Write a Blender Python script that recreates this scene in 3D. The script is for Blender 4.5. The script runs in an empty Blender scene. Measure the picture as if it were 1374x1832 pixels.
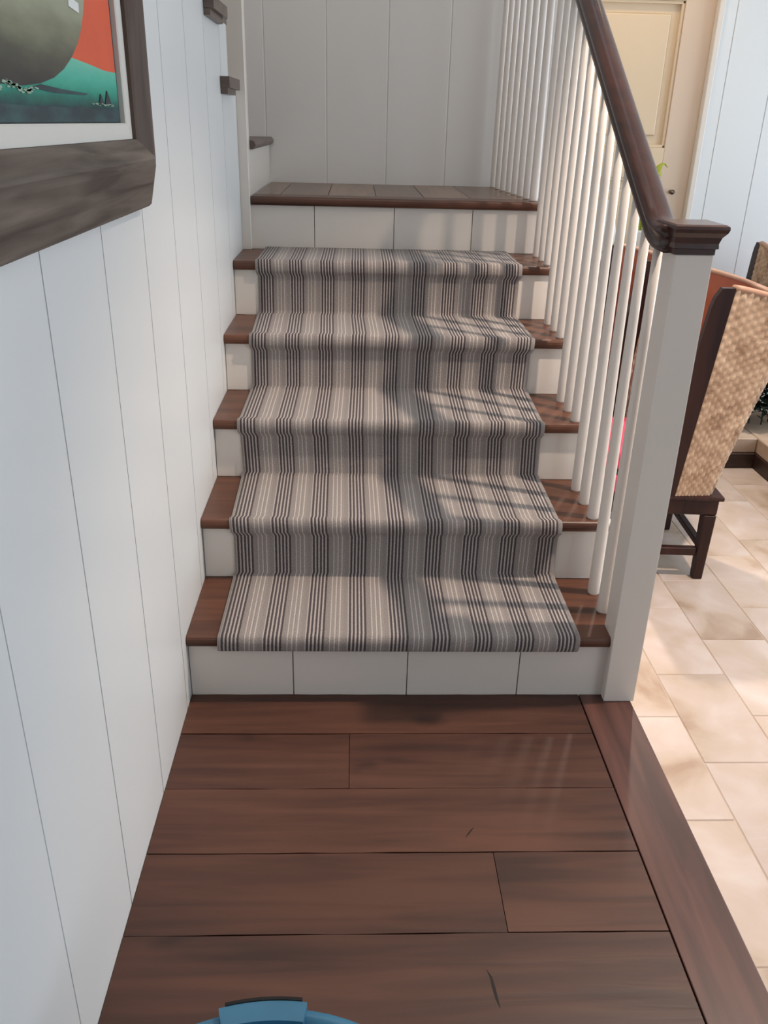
import bpy, bmesh, math, random
from mathutils import Vector, Matrix
random.seed(7)
S = bpy.context.scene
COL = S.collection

# ------------------------------------------------------------------ camera
cam_d = bpy.data.cameras.new('camera'); cam = bpy.data.objects.new('camera', cam_d); COL.objects.link(cam)
r_ = Vector((0.99926488, -0.0304517, 0.02328954)); u_ = Vector((-0.00835754, 0.41985002, 0.90755502)); f_ = Vector((0.03741471, 0.9070825, -0.41928687))
M = Matrix.Identity(4)
for i in range(3):
    M[i][0] = r_[i]; M[i][1] = u_[i]; M[i][2] = -f_[i]
M[0][3], M[1][3], M[2][3] = 0.4033, -1.7632, 1.3285
cam.matrix_world = M
cam_d.sensor_fit = 'VERTICAL'; cam_d.sensor_height = 24.0; cam_d.lens = 24.0 * 1510.28 / 1832.0
cam_d.clip_start = 0.02
S.camera = cam

# ------------------------------------------------------------------ world, lights, exposure
S.view_settings.view_transform = 'Standard'; S.view_settings.look = 'None'
S.view_settings.gamma = 1.0; S.view_settings.use_curve_mapping = False
S.view_settings.exposure = 0.0
W = bpy.data.worlds.new('world'); S.world = W; W.use_nodes = True
bg = W.node_tree.nodes['Background']; bg.inputs[0].default_value = (0.86, 0.92, 1.0, 1); bg.inputs[1].default_value = 1.0

def area(name, loc, target, sx, sy, power, color):
    d = bpy.data.lights.new(name, 'AREA'); d.shape = 'RECTANGLE'; d.size = sx; d.size_y = sy; d.energy = power; d.color = color
    o = bpy.data.objects.new(name, d); COL.objects.link(o); o.location = loc
    o.rotation_euler = (Vector(target) - Vector(loc)).to_track_quat('-Z', 'Y').to_euler()
    return o
def spot(name, loc, target, power, color, angle=110, blend=0.6, radius=0.04):
    d = bpy.data.lights.new(name, 'SPOT'); d.energy = power; d.color = color; d.spot_size = math.radians(angle); d.spot_blend = blend; d.shadow_soft_size = radius
    o = bpy.data.objects.new(name, d); COL.objects.link(o); o.location = loc
    o.rotation_euler = (Vector(target) - Vector(loc)).to_track_quat('-Z', 'Y').to_euler()
    return o
# daylight at the windows of the dining room (right) and the window behind the photographer
area('window_daylight', (4.9, 1.3, 1.35), (0.5, 0.9, 0.7), 3.0, 1.7, 92, (0.77, 0.90, 1.0))
area('window_daylight_behind', (3.9, -3.9, 1.5), (0.6, 0.8, 0.6), 1.8, 1.7, 22, (0.86, 0.93, 1.0))
area('stairwell_fill', (0.5, 0.4, 4.4), (0.5, 0.6, 0.0), 1.4, 2.2, 23, (1.0, 0.94, 0.88))  # unseen fill added under the stairwell ceiling to brighten the landing wall
# warm recessed downlights of the dining room ceiling
LAMPS = [(1.95, 0.05, 2.94), (1.85, 2.15, 2.94)]
spot('downlight_beam', (LAMPS[0][0], LAMPS[0][1], 2.93), (0.95, 0.30, 0), 260, (1.0, 0.82, 0.67), 68, 0.7, 0.035)
spot('downlight_beam', (LAMPS[1][0], LAMPS[1][1], 2.93), (2.0, 1.15, 0), 230, (1.0, 0.85, 0.72), 60, 0.7, 0.04)
spot('hall_lamp_beam', (1.75, 2.62, 2.9), (1.75, 3.15, 0.9), 30, (1.0, 0.74, 0.45), 100, 0.9, 0.06)

# ------------------------------------------------------------------ materials
def mat(name, color, rough=0.6, spec=0.5, bump=None, vary=None, metallic=0.0, emis=None, coat=0.0):
    """bump=(scale, strength); vary=(color2, scale, (sx,sy,sz), low, high)"""
    m = bpy.data.materials.new(name); m.use_nodes = True
    nt = m.node_tree; b = nt.nodes['Principled BSDF']
    b.inputs['Base Color'].default_value = (*color, 1); b.inputs['Roughness'].default_value = rough
    b.inputs['Specular IOR Level'].default_value = spec; b.inputs['Metallic'].default_value = metallic
    if coat: b.inputs['Coat Weight'].default_value = coat; b.inputs['Coat Roughness'].default_value = 0.12
    if emis: b.inputs['Emission Color'].default_value = (*emis[0], 1); b.inputs['Emission Strength'].default_value = emis[1]
    tc = nt.nodes.new('ShaderNodeTexCoord')
    if vary:
        c2, sc, st, lo, hi = vary
        mp = nt.nodes.new('ShaderNodeMapping'); mp.inputs['Scale'].default_value = st
        nt.links.new(tc.outputs['Object'], mp.inputs[0])
        n = nt.nodes.new('ShaderNodeTexNoise'); n.inputs['Scale'].default_value = sc; n.inputs['Detail'].default_value = 5
        nt.links.new(mp.outputs[0], n.inputs['Vector'])
        rp = nt.nodes.new('ShaderNodeValToRGB'); rp.color_ramp.elements[0].position = lo; rp.color_ramp.elements[1].position = hi
        rp.color_ramp.elements[0].color = (*color, 1); rp.color_ramp.elements[1].color = (*c2, 1)
        nt.links.new(n.outputs[0], rp.inputs[0]); nt.links.new(rp.outputs[0], b.inputs['Base Color'])
    if bump:
        n = nt.nodes.new('ShaderNodeTexNoise'); n.inputs['Scale'].default_value = bump[0]; n.inputs['Detail'].default_value = 3
        nt.links.new(tc.outputs['Object'], n.inputs['Vector'])
        bp = nt.nodes.new('ShaderNodeBump'); bp.inputs['Strength'].default_value = bump[1]; bp.inputs['Distance'].default_value = 0.01
        nt.links.new(n.outputs[0], bp.inputs['Height']); nt.links.new(bp.outputs[0], b.inputs['Normal'])
    return m

def wood(name, dark, light, axis=0, rough=0.4, coat=0.0, scale=1.0, spec=0.5, contrast=0.5, knots=False):
    """grain runs along axis; each piece shifts its grain and tint through Object Info random"""
    m = bpy.data.materials.new(name); m.use_nodes = True; nt = m.node_tree; L = nt.links.new; N = nt.nodes.new
    b = nt.nodes['Principled BSDF']; b.inputs['Roughness'].default_value = rough; b.inputs['Specular IOR Level'].default_value = spec
    if coat: b.inputs['Coat Weight'].default_value = coat; b.inputs['Coat Roughness'].default_value = 0.1
    tc = N('ShaderNodeTexCoord'); oi = N('ShaderNodeObjectInfo')
    off = N('ShaderNodeVectorMath'); off.operation = 'MULTIPLY_ADD'
    cmb = N('ShaderNodeCombineXYZ')
    for k in range(3): L(oi.outputs['Random'], cmb.inputs[k])
    off.inputs[1].default_value = (17.3, 31.7, 11.9)
    L(cmb.outputs[0], off.inputs[0]); L(tc.outputs['Object'], off.inputs[2])
    mp = N('ShaderNodeMapping'); s = [22 * scale] * 3; s[axis] = 1.6 * scale; mp.inputs['Scale'].default_value = s
    L(off.outputs[0], mp.inputs[0])
    n1 = N('ShaderNodeTexNoise'); n1.inputs['Scale'].default_value = 1.5; n1.inputs['Detail'].default_value = 7; n1.inputs['Distortion'].default_value = 0.6
    L(mp.outputs[0], n1.inputs['Vector'])
    mp2 = N('ShaderNodeMapping'); s2 = [6 * scale] * 3; s2[axis] = 1.5 * scale; mp2.inputs['Scale'].default_value = s2
    L(off.outputs[0], mp2.inputs[0])
    n2 = N('ShaderNodeTexNoise'); n2.inputs['Scale'].default_value = 1.0; n2.inputs['Detail'].default_value = 4
    L(mp2.outputs[0], n2.inputs['Vector'])
    mx = N('ShaderNodeMath'); mx.operation = 'MULTIPLY_ADD'; mx.inputs[1].default_value = contrast; L(n1.outputs[0], mx.inputs[0])
    sc = N('ShaderNodeMath'); sc.operation = 'MULTIPLY'; sc.inputs[1].default_value = 1 - contrast; L(n2.outputs[0], sc.inputs[0]); L(sc.outputs[0], mx.inputs[2])
    rp = N('ShaderNodeValToRGB'); e = rp.color_ramp.elements; e[0].position = 0.37; e[1].position = 0.63; e[0].color = (*dark, 1); e[1].color = (*light, 1)
    L(mx.outputs[0], rp.inputs[0])
    hsv = N('ShaderNodeHueSaturation'); mr = N('ShaderNodeMapRange'); mr.inputs['To Min'].default_value = 0.88; mr.inputs['To Max'].default_value = 1.12
    L(oi.outputs['Random'], mr.inputs[0]); L(mr.outputs[0], hsv.inputs['Value']); L(rp.outputs[0], hsv.inputs['Color'])
    last = hsv.outputs[0]
    if knots:
        v = N('ShaderNodeTexVoronoi'); v.inputs['Scale'].default_value = 1.0
        mpk = N('ShaderNodeMapping'); sk = [4.5] * 3; sk[axis] = 2.6; mpk.inputs['Scale'].default_value = sk; L(off.outputs[0], mpk.inputs[0])
        nd = N('ShaderNodeTexNoise'); nd.inputs['Scale'].default_value = 9; L(off.outputs[0], nd.inputs['Vector'])
        va = N('ShaderNodeVectorMath'); va.operation = 'MULTIPLY_ADD'; va.inputs[1].default_value = (0.5, 0.5, 0.5); L(nd.outputs['Color'], va.inputs[0]); L(mpk.outputs[0], va.inputs[2])
        L(va.outputs[0], v.inputs['Vector'])
        rk = N('ShaderNodeValToRGB'); ek = rk.color_ramp.elements; ek[0].position = 0.03; ek[1].position = 0.16; ek[0].color = (0.35, 0.33, 0.33, 1); ek[1].color = (1, 1, 1, 1)
        L(v.outputs['Distance'], rk.inputs[0])
        mm = N('ShaderNodeMix'); mm.data_type = 'RGBA'; mm.blend_type = 'MULTIPLY'; mm.inputs[0].default_value = 0.8
        L(last, mm.inputs[6]); L(rk.outputs[0], mm.inputs[7]); last = mm.outputs[2]
    L(last, b.inputs['Base Color'])
    bp = N('ShaderNodeBump'); bp.inputs['Strength'].default_value = 0.12; bp.inputs['Distance'].default_value = 0.004
    L(n1.outputs[0], bp.inputs['Height']); L(bp.outputs[0], b.inputs['Normal'])
    return m

WHITE = mat('white_paint', (0.74, 0.685, 0.63), 0.38, 0.5, bump=(14, 0.03))
WALLP = mat('white_wall_paint', (0.745, 0.77, 0.785), 0.36, 0.5, bump=(6, 0.04))
BACKP = mat('white_back_wall_paint', (0.74, 0.71, 0.68), 0.5, 0.4, bump=(6, 0.03))
CEIL = mat('ceiling_paint', (0.78, 0.77, 0.75), 0.7)
GROOVE = mat('pale_groove_backing', (0.8, 0.78, 0.75), 0.7)  # light put into the backing colour, paler than the boards, so grooves look lit
FLOORW = wood('floor_wood', (0.036, 0.0125, 0.0078), (0.100, 0.038, 0.022), 0, 0.42, 0.0, 1.0, 0.45, 0.45, knots=True)
BORDW = wood('border_wood', (0.052, 0.021, 0.016), (0.112, 0.046, 0.035), 1, 0.38, 0.0, 1.0, 0.5, 0.6)
TREADW = wood('tread_wood', (0.055, 0.021, 0.012), (0.145, 0.056, 0.031), 0, 0.36, 0.0, 1.0, 0.45, 0.45)
LANDW = wood('landing_wood', (0.110, 0.060, 0.036), (0.230, 0.135, 0.085), 1, 0.28, 0.0, 1.0, 0.6, 0.5)
UPW = wood('upper_tread_wood', (0.075, 0.050, 0.040), (0.165, 0.120, 0.096), 0, 0.4)
RAILW = wood('handrail_wood', (0.020, 0.006, 0.0045), (0.050, 0.0145, 0.0095), 1, 0.30, 0.35, 1.0, 0.3, 0.5)
GAPD = mat('floor_gap_dark', (0.012, 0.006, 0.004), 0.8)
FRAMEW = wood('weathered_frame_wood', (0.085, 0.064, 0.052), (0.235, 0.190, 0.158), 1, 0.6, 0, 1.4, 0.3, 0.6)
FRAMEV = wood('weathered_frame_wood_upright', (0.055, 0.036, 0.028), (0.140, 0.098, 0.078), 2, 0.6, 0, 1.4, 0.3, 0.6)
LINER = mat('painted_liner', (0.66, 0.64, 0.60), 0.6)
CHAIRW = wood('dark_chair_wood', (0.016, 0.005, 0.0045), (0.045, 0.015, 0.011), 2, 0.42, 0.0, 1.0, 0.3)
ORANGEW = mat('terracotta_leather', (0.30, 0.085, 0.045), 0.5, 0.4, vary=((0.42, 0.15, 0.08), 6, (1, 1, 1), 0.35, 0.7))
PINK = mat('pink_cloth', (0.72, 0.06, 0.13), 0.8)
CHAR = mat('charcoal_cloth', (0.03, 0.03, 0.035), 0.8)
BASEW = wood('dark_base_wood', (0.020, 0.009, 0.006), (0.05, 0.022, 0.014), 0, 0.45)
STONE = mat('beige_stone', (0.42, 0.30, 0.22), 0.5, vary=((0.55, 0.42, 0.32), 7, (1, 1, 1), 0.35, 0.7))
DOORP = mat('cream_door_paint', (0.72, 0.57, 0.40), 0.45)
CASEP = mat('cream_stile_paint', (0.68, 0.53, 0.41), 0.35)
METAL = mat('aged_metal', (0.18, 0.15, 0.12), 0.35, metallic=0.9)
GRN = mat('dark_leaf', (0.008, 0.018, 0.010), 0.5, vary=((0.028, 0.042, 0.020), 8, (1, 1, 1), 0.4, 0.7))
LEAF = mat('yellow_green_leaf', (0.42, 0.52, 0.05), 0.45)
CERAM = mat('white_glazed_ceramic', (0.82, 0.82, 0.82), 0.12)
BLUE = mat('blue_plastic', (0.035, 0.155, 0.265), 0.42, 0.5, vary=((0.05, 0.20, 0.33), 5, (1, 1, 1), 0.35, 0.65))
BLUED = mat('deep_blue_plastic', (0.015, 0.075, 0.125), 0.5)
BLACK = mat('black_bristle', (0.006, 0.006, 0.006), 0.8)
LAMPM = mat('lamp_glow', (1, 0.9, 0.75), 0.5, emis=((1.0, 0.82, 0.6), 6.0))
LAMPT = mat('lamp_trim', (0.85, 0.85, 0.83), 0.4)

# striped stair runner: stripes run along the length, the pattern repeats across x
def runner_mat():
    m = bpy.data.materials.new('striped_wool_carpet'); m.use_nodes = True; nt = m.node_tree; L = nt.links.new; N = nt.nodes.new
    b = nt.nodes['Principled BSDF']; b.inputs['Roughness'].default_value = 0.95; b.inputs['Specular IOR Level'].default_value = 0.1
    b.inputs['Sheen Weight'].default_value = 0.15
    uv = N('ShaderNodeUVMap'); sx = N('ShaderNodeSeparateXYZ'); L(uv.outputs[0], sx.inputs[0])
    # slight yarn wobble
    nz = N('ShaderNodeTexNoise'); nz.inputs['Scale'].default_value = 170; nz.inputs['Detail'].default_value = 2; L(uv.outputs[0], nz.inputs['Vector'])
    w = N('ShaderNodeMath'); w.operation = 'MULTIPLY_ADD'; w.inputs[1].default_value = 0.0016; L(nz.outputs[0], w.inputs[0]); L(sx.outputs[0], w.inputs[2])
    a = N('ShaderNodeMath'); a.operation = 'ADD'; a.inputs[1].default_value = -0.006 + 0.1033; L(w.outputs[0], a.inputs[0])
    d = N('ShaderNodeMath'); d.operation = 'DIVIDE'; d.inputs[1].default_value = 0.1033; L(a.outputs[0], d.inputs[0])
    fr = N('ShaderNodeMath'); fr.operation = 'FRACT'; L(d.outputs[0], fr.inputs[0])
    rp = N('ShaderNodeValToRGB'); cr = rp.color_ramp; cr.interpolation = 'CONSTANT'
    D = (0.072, 0.058, 0.062); Lt = (0.41, 0.365, 0.345); B = (0.290, 0.255, 0.240); B2 = (0.262, 0.232, 0.220); Wt = (0.50, 0.45, 0.42)
    seg = []
    x = 0.0
    for k in range(5):
        seg.append((x, D)); x += 0.051
        if k < 4: seg.append((x, Lt)); x += 0.041
    seg += [(x, B2), (0.545, Wt), (0.570, B), (0.655, Wt), (0.680, B2), (0.72, B), (0.765, Wt), (0.790, B), (0.86, B2), (0.965, Lt)]
    cr.elements[0].position = seg[0][0]; cr.elements[0].color = (*seg[0][1], 1)
    cr.elements.remove(cr.elements[1])
    for p, c in seg[1:]:
        e = cr.elements.new(p); e.color = (*c, 1)
    L(fr.outputs[0], rp.inputs[0])
    n2 = N('ShaderNodeTexNoise'); n2.inputs['Scale'].default_value = 320; L(uv.outputs[0], n2.inputs['Vector'])
    mr = N('ShaderNodeMapRange'); mr.inputs['From Min'].default_value = 0.3; mr.inputs['From Max'].default_value = 0.7; mr.inputs['To Min'].default_value = 0.78; mr.inputs['To Max'].default_value = 1.22; L(n2.outputs[0], mr.inputs[0])
    hs = N('ShaderNodeHueSaturation'); L(rp.outputs[0], hs.inputs['Color']); L(mr.outputs[0], hs.inputs['Value']); L(hs.outputs[0], b.inputs['Base Color'])
    bp = N('ShaderNodeBump'); bp.inputs['Strength'].default_value = 0.5; bp.inputs['Distance'].default_value = 0.002; L(n2.outputs[0], bp.inputs['Height']); L(bp.outputs[0], b.inputs['Normal'])
    return m
RUNNER = runner_mat()

def tile_mat():
    m = bpy.data.materials.new('beige_travertine_tile'); m.use_nodes = True; nt = m.node_tree; L = nt.links.new; N = nt.nodes.new
    b = nt.nodes['Principled BSDF']; b.inputs['Roughness'].default_value = 0.28; b.inputs['Specular IOR Level'].default_value = 0.5
    tc = N('ShaderNodeTexCoord'); oi = N('ShaderNodeObjectInfo')
    cmb = N('ShaderNodeCombineXYZ')
    for k in range(3): L(oi.outputs['Random'], cmb.inputs[k])
    off = N('ShaderNodeVectorMath'); off.operation = 'MULTIPLY_ADD'; off.inputs[1].default_value = (37.3, 13.7, 5.9); L(cmb.outputs[0], off.inputs[0]); L(tc.outputs['Object'], off.inputs[2])
    n = N('ShaderNodeTexNoise'); n.inputs['Scale'].default_value = 5.5; n.inputs['Detail'].default_value = 5; n.inputs['Distortion'].default_value = 0.5; L(off.outputs[0], n.inputs['Vector'])
    rp = N('ShaderNodeValToRGB'); cr = rp.color_ramp
    cr.elements[0].position = 0.3; cr.elements[0].color = (0.38, 0.27, 0.20, 1)
    cr.elements[1].position = 0.72; cr.elements[1].color = (0.60, 0.525, 0.48, 1)
    e = cr.elements.new(0.45); e.color = (0.50, 0.40, 0.325, 1)
    e = cr.elements.new(0.58); e.color = (0.55, 0.45, 0.40, 1)
    L(n.outputs[0], rp.inputs[0])
    hs = N('ShaderNodeHueSaturation'); mr = N('ShaderNodeMapRange'); mr.inputs['To Min'].default_value = 0.92; mr.inputs['To Max'].default_value = 1.08
    L(oi.outputs['Random'], mr.inputs[0]); L(mr.outputs[0], hs.inputs['Value']); L(rp.outputs[0], hs.inputs['Color']); L(hs.outputs[0], b.inputs['Base Color'])
    n3 = N('ShaderNodeTexNoise'); n3.inputs['Scale'].default_value = 7; n3.inputs['Detail'].default_value = 3; L(off.outputs[0], n3.inputs['Vector'])
    bp = N('ShaderNodeBump'); bp.inputs['Strength'].default_value = 0.15; bp.inputs['Distance'].default_value = 0.02; L(n3.outputs[0], bp.inputs['Height']); L(bp.outputs[0], b.inputs['Normal'])
    return m
TILE = tile_mat()
GROUT = mat('grout', (0.50, 0.40, 0.33), 0.8)

# woven seagrass: basket weave of rounded cells, real relief comes from the strands modelled on the chair
def weave_mat():
    m = bpy.data.materials.new('woven_seagrass'); m.use_nodes = True; nt = m.node_tree; L = nt.links.new; N = nt.nodes.new
    b = nt.nodes['Principled BSDF']; b.inputs['Roughness'].default_value = 0.65; b.inputs['Specular IOR Level'].default_value = 0.3
    uv = N('ShaderNodeUVMap'); fl_ = N('ShaderNodeVectorMath'); fl_.operation = 'FLOOR'; L(uv.outputs[0], fl_.inputs[0])
    wn = N('ShaderNodeTexWhiteNoise'); wn.noise_dimensions = '2D'; L(fl_.outputs[0], wn.inputs['Vector'])
    tc = N('ShaderNodeTexCoord'); n = N('ShaderNodeTexNoise'); n.inputs['Scale'].default_value = 14; n.inputs['Detail'].default_value = 4; L(tc.outputs['Object'], n.inputs['Vector'])
    mx = N('ShaderNodeMath'); mx.operation = 'MULTIPLY_ADD'; mx.inputs[1].default_value = .20; L(wn.outputs['Value'], mx.inputs[0])
    sc = N('ShaderNodeMath'); sc.operation = 'MULTIPLY'; sc.inputs[1].default_value = .80; L(n.outputs[0], sc.inputs[0]); L(sc.outputs[0], mx.inputs[2])
    rp = N('ShaderNodeValToRGB'); cr = rp.color_ramp
    cr.elements[0].position = 0.28; cr.elements[0].color = (0.30, 0.185, 0.12, 1)
    cr.elements[1].position = 0.74; cr.elements[1].color = (0.70, 0.52, 0.38, 1)
    e = cr.elements.new(0.5); e.color = (0.50, 0.345, 0.24, 1)
    L(mx.outputs[0], rp.inputs[0]); L(rp.outputs[0], b.inputs['Base Color'])
    return m
WEAVE = weave_mat()
WEAVED = mat('woven_seagrass_shadow', (0.13, 0.075, 0.045), 0.8)

# ------------------------------------------------------------------ geometry helpers
def link(name, bm, m, parent=None, smooth=False, loc=None):
    me = bpy.data.meshes.new(name); bmesh.ops.recalc_face_normals(bm, faces=bm.faces[:]) if bm.faces else None
    bm.to_mesh(me); bm.free()
    if isinstance(m, (list, tuple)):
        for q in m: me.materials.append(q)
    else: me.materials.append(m)
    if smooth:
        for p in me.polygons: p.use_smooth = True
    o = bpy.data.objects.new(name, me); COL.objects.link(o)
    if parent: o.parent = parent
    if loc: o.location = loc
    return o
def box_bm(x0, x1, y0, y1, z0, z1, bev=0.0, seg=2, bm=None):
    own = bm is None
    bm = bm or bmesh.new()
    vs = [bm.verts.new((x, y, z)) for x in (x0, x1) for y in (y0, y1) for z in (z0, z1)]
    fs = [(0, 1, 3, 2), (4, 6, 7, 5), (0, 4, 5, 1), (2, 3, 7, 6), (0, 2, 6, 4), (1, 5, 7, 3)]
    nf = [bm.faces.new([vs[i] for i in f]) for f in fs]
    if bev:
        es = list({e for f in nf for e in f.edges})
        bmesh.ops.bevel(bm, geom=es, offset=bev, segments=seg, affect='EDGES', profile=0.6)
    return bm
def box(name, b, m, parent=None, bev=0.0, seg=2):
    """mesh centred on its own origin so that object textures vary piece by piece"""
    x0, x1, y0, y1, z0, z1 = b
    c = Vector(((x0 + x1) / 2, (y0 + y1) / 2, (z0 + z1) / 2))
    bm = box_bm(x0 - c.x, x1 - c.x, y0 - c.y, y1 - c.y, z0 - c.z, z1 - c.z, bev, seg)
    o = link(name, bm, m, parent); o.location = c
    return o
def prism_bm(pts, axis, a, b_, bm=None, bev=0.0):
    """pts 2D polygon in the two other axes (order x,y,z minus axis), extruded along axis from a to b"""
    bm = bm or bmesh.new()
    def P(p, t):
        q = list(p); q.insert(axis, t); return q
    v0 = [bm.verts.new(P(p, a)) for p in pts]; v1 = [bm.verts.new(P(p, b_)) for p in pts]
    n = len(pts)
    f = [bm.faces.new(v0), bm.faces.new(v1[::-1])]
    for i in range(n): f.append(bm.faces.new([v0[i], v1[i], v1[(i + 1) % n], v0[(i + 1) % n]]))
    if bev:
        es = list({e for q in f for e in q.edges}); bmesh.ops.bevel(bm, geom=es, offset=bev, segments=1, affect='EDGES')
    return bm
def lathe_bm(prof, seg=24, bm=None, c=(0, 0, 0), cap=True):
    bm = bm or bmesh.new(); rings = []
    for r, z in prof:
        rings.append([bm.verts.new((c[0] + r * math.cos(2 * math.pi * i / seg), c[1] + r * math.sin(2 * math.pi * i / seg), c[2] + z)) for i in range(seg)])
    for a, b_ in zip(rings, rings[1:]):
        for i in range(seg): bm.faces.new([a[i], a[(i + 1) % seg], b_[(i + 1) % seg], b_[i]])
    if cap: bm.faces.new(rings[0][::-1]); bm.faces.new(rings[-1])
    return bm
def bar_bm(p, q, w, d, bm=None, up=(0, 0, 1)):
    """rectangular bar from p to q"""
    bm = bm or bmesh.new(); p = Vector(p); q = Vector(q); t = (q - p).normalized()
    s = t.cross(Vector(up)); s = s.normalized() if s.length > 1e-4 else Vector((1, 0, 0)); n = s.cross(t).normalized()
    v = [bm.verts.new(o + s * (i * w / 2) + n * (j * d / 2)) for o in (p, q) for i, j in ((-1, -1), (1, -1), (1, 1), (-1, 1))]
    for f in ((3, 2, 1, 0), (4, 5, 6, 7), (0, 1, 5, 4), (1, 2, 6, 5), (2, 3, 7, 6), (3, 0, 4, 7)): bm.faces.new([v[i] for i in f])
    return bm
def empty(name, label=None, cat=None, group=None, kind=None, loc=(0, 0, 0)):
    o = bpy.data.objects.new(name, None); COL.objects.link(o); o.location = loc; o.empty_display_size = 0.1
    tag(o, label, cat, group, kind); return o
def tag(o, label=None, cat=None, group=None, kind=None):
    if label: o['label'] = label
    if cat: o['category'] = cat
    if group: o['group'] = group
    if kind: o['kind'] = kind
    return o
def put(o, parent):
    o.parent = parent; return o

RISE, RUN, NOSE, TT = 0.18, 0.2877, 0.0165, 0.0293
FZ = -0.18                                    # dining room tile floor
YB = 2.2                                      # back wall of the landing

# ------------------------------------------------------------------ setting: walls
def boards(name, label, axis, face, inward, edges, tops, z0, m, cat='wall', thick=0.02, groove=0.0007, ch=0.0026, ch2=None, dep=.0045):
    """vertical boards whose front faces lie in the plane axis=face; inward=+1/-1 is the side the face looks to"""
    root = empty(name, label, cat, kind='structure')
    back = face - inward * thick
    for a, b_ in zip(edges, edges[1:]):
        top = tops(a, b_)
        lo, hi = a + groove / 2, b_ - groove / 2
        prof = [(lo + (ch if ch2 is None else .0007), face), (hi - (ch2 or ch), face), (hi, face - inward * dep), (hi, back), (lo, back), (lo, face - inward * (dep if ch2 is None else .0006))]
        if isinstance(top, list):              # stepped top: list of (a, b, z) spans, sheer ends
            for (sa, sb, zt) in top:
                pr2 = [(sa, face), (sb, face), (sb, back), (sa, back)]
                if sa <= lo + 1e-6: pr2 = [(sa + .003, face)] + pr2[1:3] + [(sa, back), (sa, face - inward * .003)]
                pts = [(p[1], p[0]) for p in pr2] if axis == 0 else pr2
                o = link('board', prism_bm(pts, 2, z0, zt), m, root)
            continue
        pts = [(p[1], p[0]) for p in prof] if axis == 0 else prof
        link('board', prism_bm(pts, 2, z0, top), m, root)
    return root

# left wall, under the upper flight; its top steps up towards the camera with the treads
UP_R = [(1.41, 1.41), (1.245, 1.59), (0.96, 1.77), (0.67, 1.95), (0.385, 2.13), (0.10, 2.31), (-0.185, 2.49), (-0.47, 2.67), (-0.76, 2.85)]   # (riser y, height of the wall nearer than it)
def zt_at(y):
    z = 1.41
    for ry, rz in UP_R:
        if y < ry - 1e-6: z = rz
    return z
def left_top(a, b_):
    cuts = [a + .002] + sorted(r for r, _ in UP_R if a + .002 < r < b_ - .002) + [b_ - .002]
    if len(cuts) == 2: return zt_at((a + b_) / 2)
    return [(p, q, zt_at((p + q) / 2)) for p, q in zip(cuts, cuts[1:])]
eL = [-0.918 + 0.2865 * k for k in range(-11, 9)]
eL = [e for e in eL if e < 1.33] + [1.41]
wl = boards('wall_left', 'white painted wall of wide vertical boards left of the stairs', 0, 0.0, 1, eL, left_top, FZ - .05, WALLP, groove=.0001, ch=.0008)
# a backing behind the boards
bm = bmesh.new()
ys = [-4.07] + sorted([r for r, _ in UP_R]) 
for a, b_ in zip(ys, ys[1:]): box_bm(-0.09, -0.0205, a, b_, FZ, zt_at((a + b_) / 2) - .001, bm=bm)
link('wall_core', bm, GROOVE, wl)

# back wall of the landing
eB = [0.025 + 0.2565 * k for k in range(-5, 6)] + [1.38]
wb = boards('wall_back', 'grey shaded wall of wide vertical boards behind the stair landing', 1, YB, -1, eB, lambda a, b_: 4.5, FZ, BACKP, groove=.0001, ch2=.0065, dep=.003)
box('wall_core', (-1.28, 1.38, YB + .0205, YB + .12, FZ, 4.5), GROOVE, wb)
# dining room far wall, right of the door
DY = 3.2
eF = [2.27, 2.36, 2.605, 2.86, 3.115, 3.37, 3.625, 3.88, 4.135, 4.39, 4.645, 5.0]
wf = boards('wall_far', 'bright white boarded wall of the dining room right of the cream door', 1, DY, -1, eF, lambda a, b_: 3.0, FZ, WALLP)
box('wall_core', (2.27, 5.0, DY + .0205, DY + .12, FZ, 3.0), GROOVE, wf)
box('wall_header', (1.38, 2.27, DY, DY + .12, 2.12, 3.0), WALLP, wf)
# short wall running back from the landing wall to the door wall
ws = box('wall_side', (1.36, 1.38, YB + .12, DY + .12, FZ, 3.0), BACKP); tag(ws, 'narrow wall between the landing wall and the cream door', 'wall', kind='structure')
# right wall with three window openings
wr = empty('wall_right', 'white dining room wall with large windows', 'wall', kind='structure')
for b in ((5.0, 5.1, -4.2, -0.3, FZ, 3.0), (5.0, 5.1, 2.9, 3.32, FZ, 3.0), (5.0, 5.1, -0.3, 2.9, FZ, 0.45), (5.0, 5.1, -0.3, 2.9, 2.25, 3.0)): box('wall_section', b, WALLP, wr)
w1 = empty('window_1', 'large white framed dining room window', 'window', kind='structure')
for k in range(4): box('frame_upright', (5.0, 5.05, -0.3 + k * 1.045, -0.235 + k * 1.045, .45, 2.25), WHITE, w1)
for z in (.45, 1.32, 2.19): box('frame_rail', (5.005, 5.045, -0.3, 2.9, z, z + .06), WHITE, w1)
# wall behind the camera with a window opening
wc = empty('wall_front', 'white wall behind the photographer', 'wall', kind='structure')
for b in ((-0.1, 2.9, -4.2, -4.1, FZ, 4.5), (4.85, 5.0, -4.2, -4.1, FZ, 3.0), (2.9, 4.85, -4.2, -4.1, FZ, .6), (2.9, 4.85, -4.2, -4.1, 2.4, 3.0)): box('wall_section', b, WALLP, wc)
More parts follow.
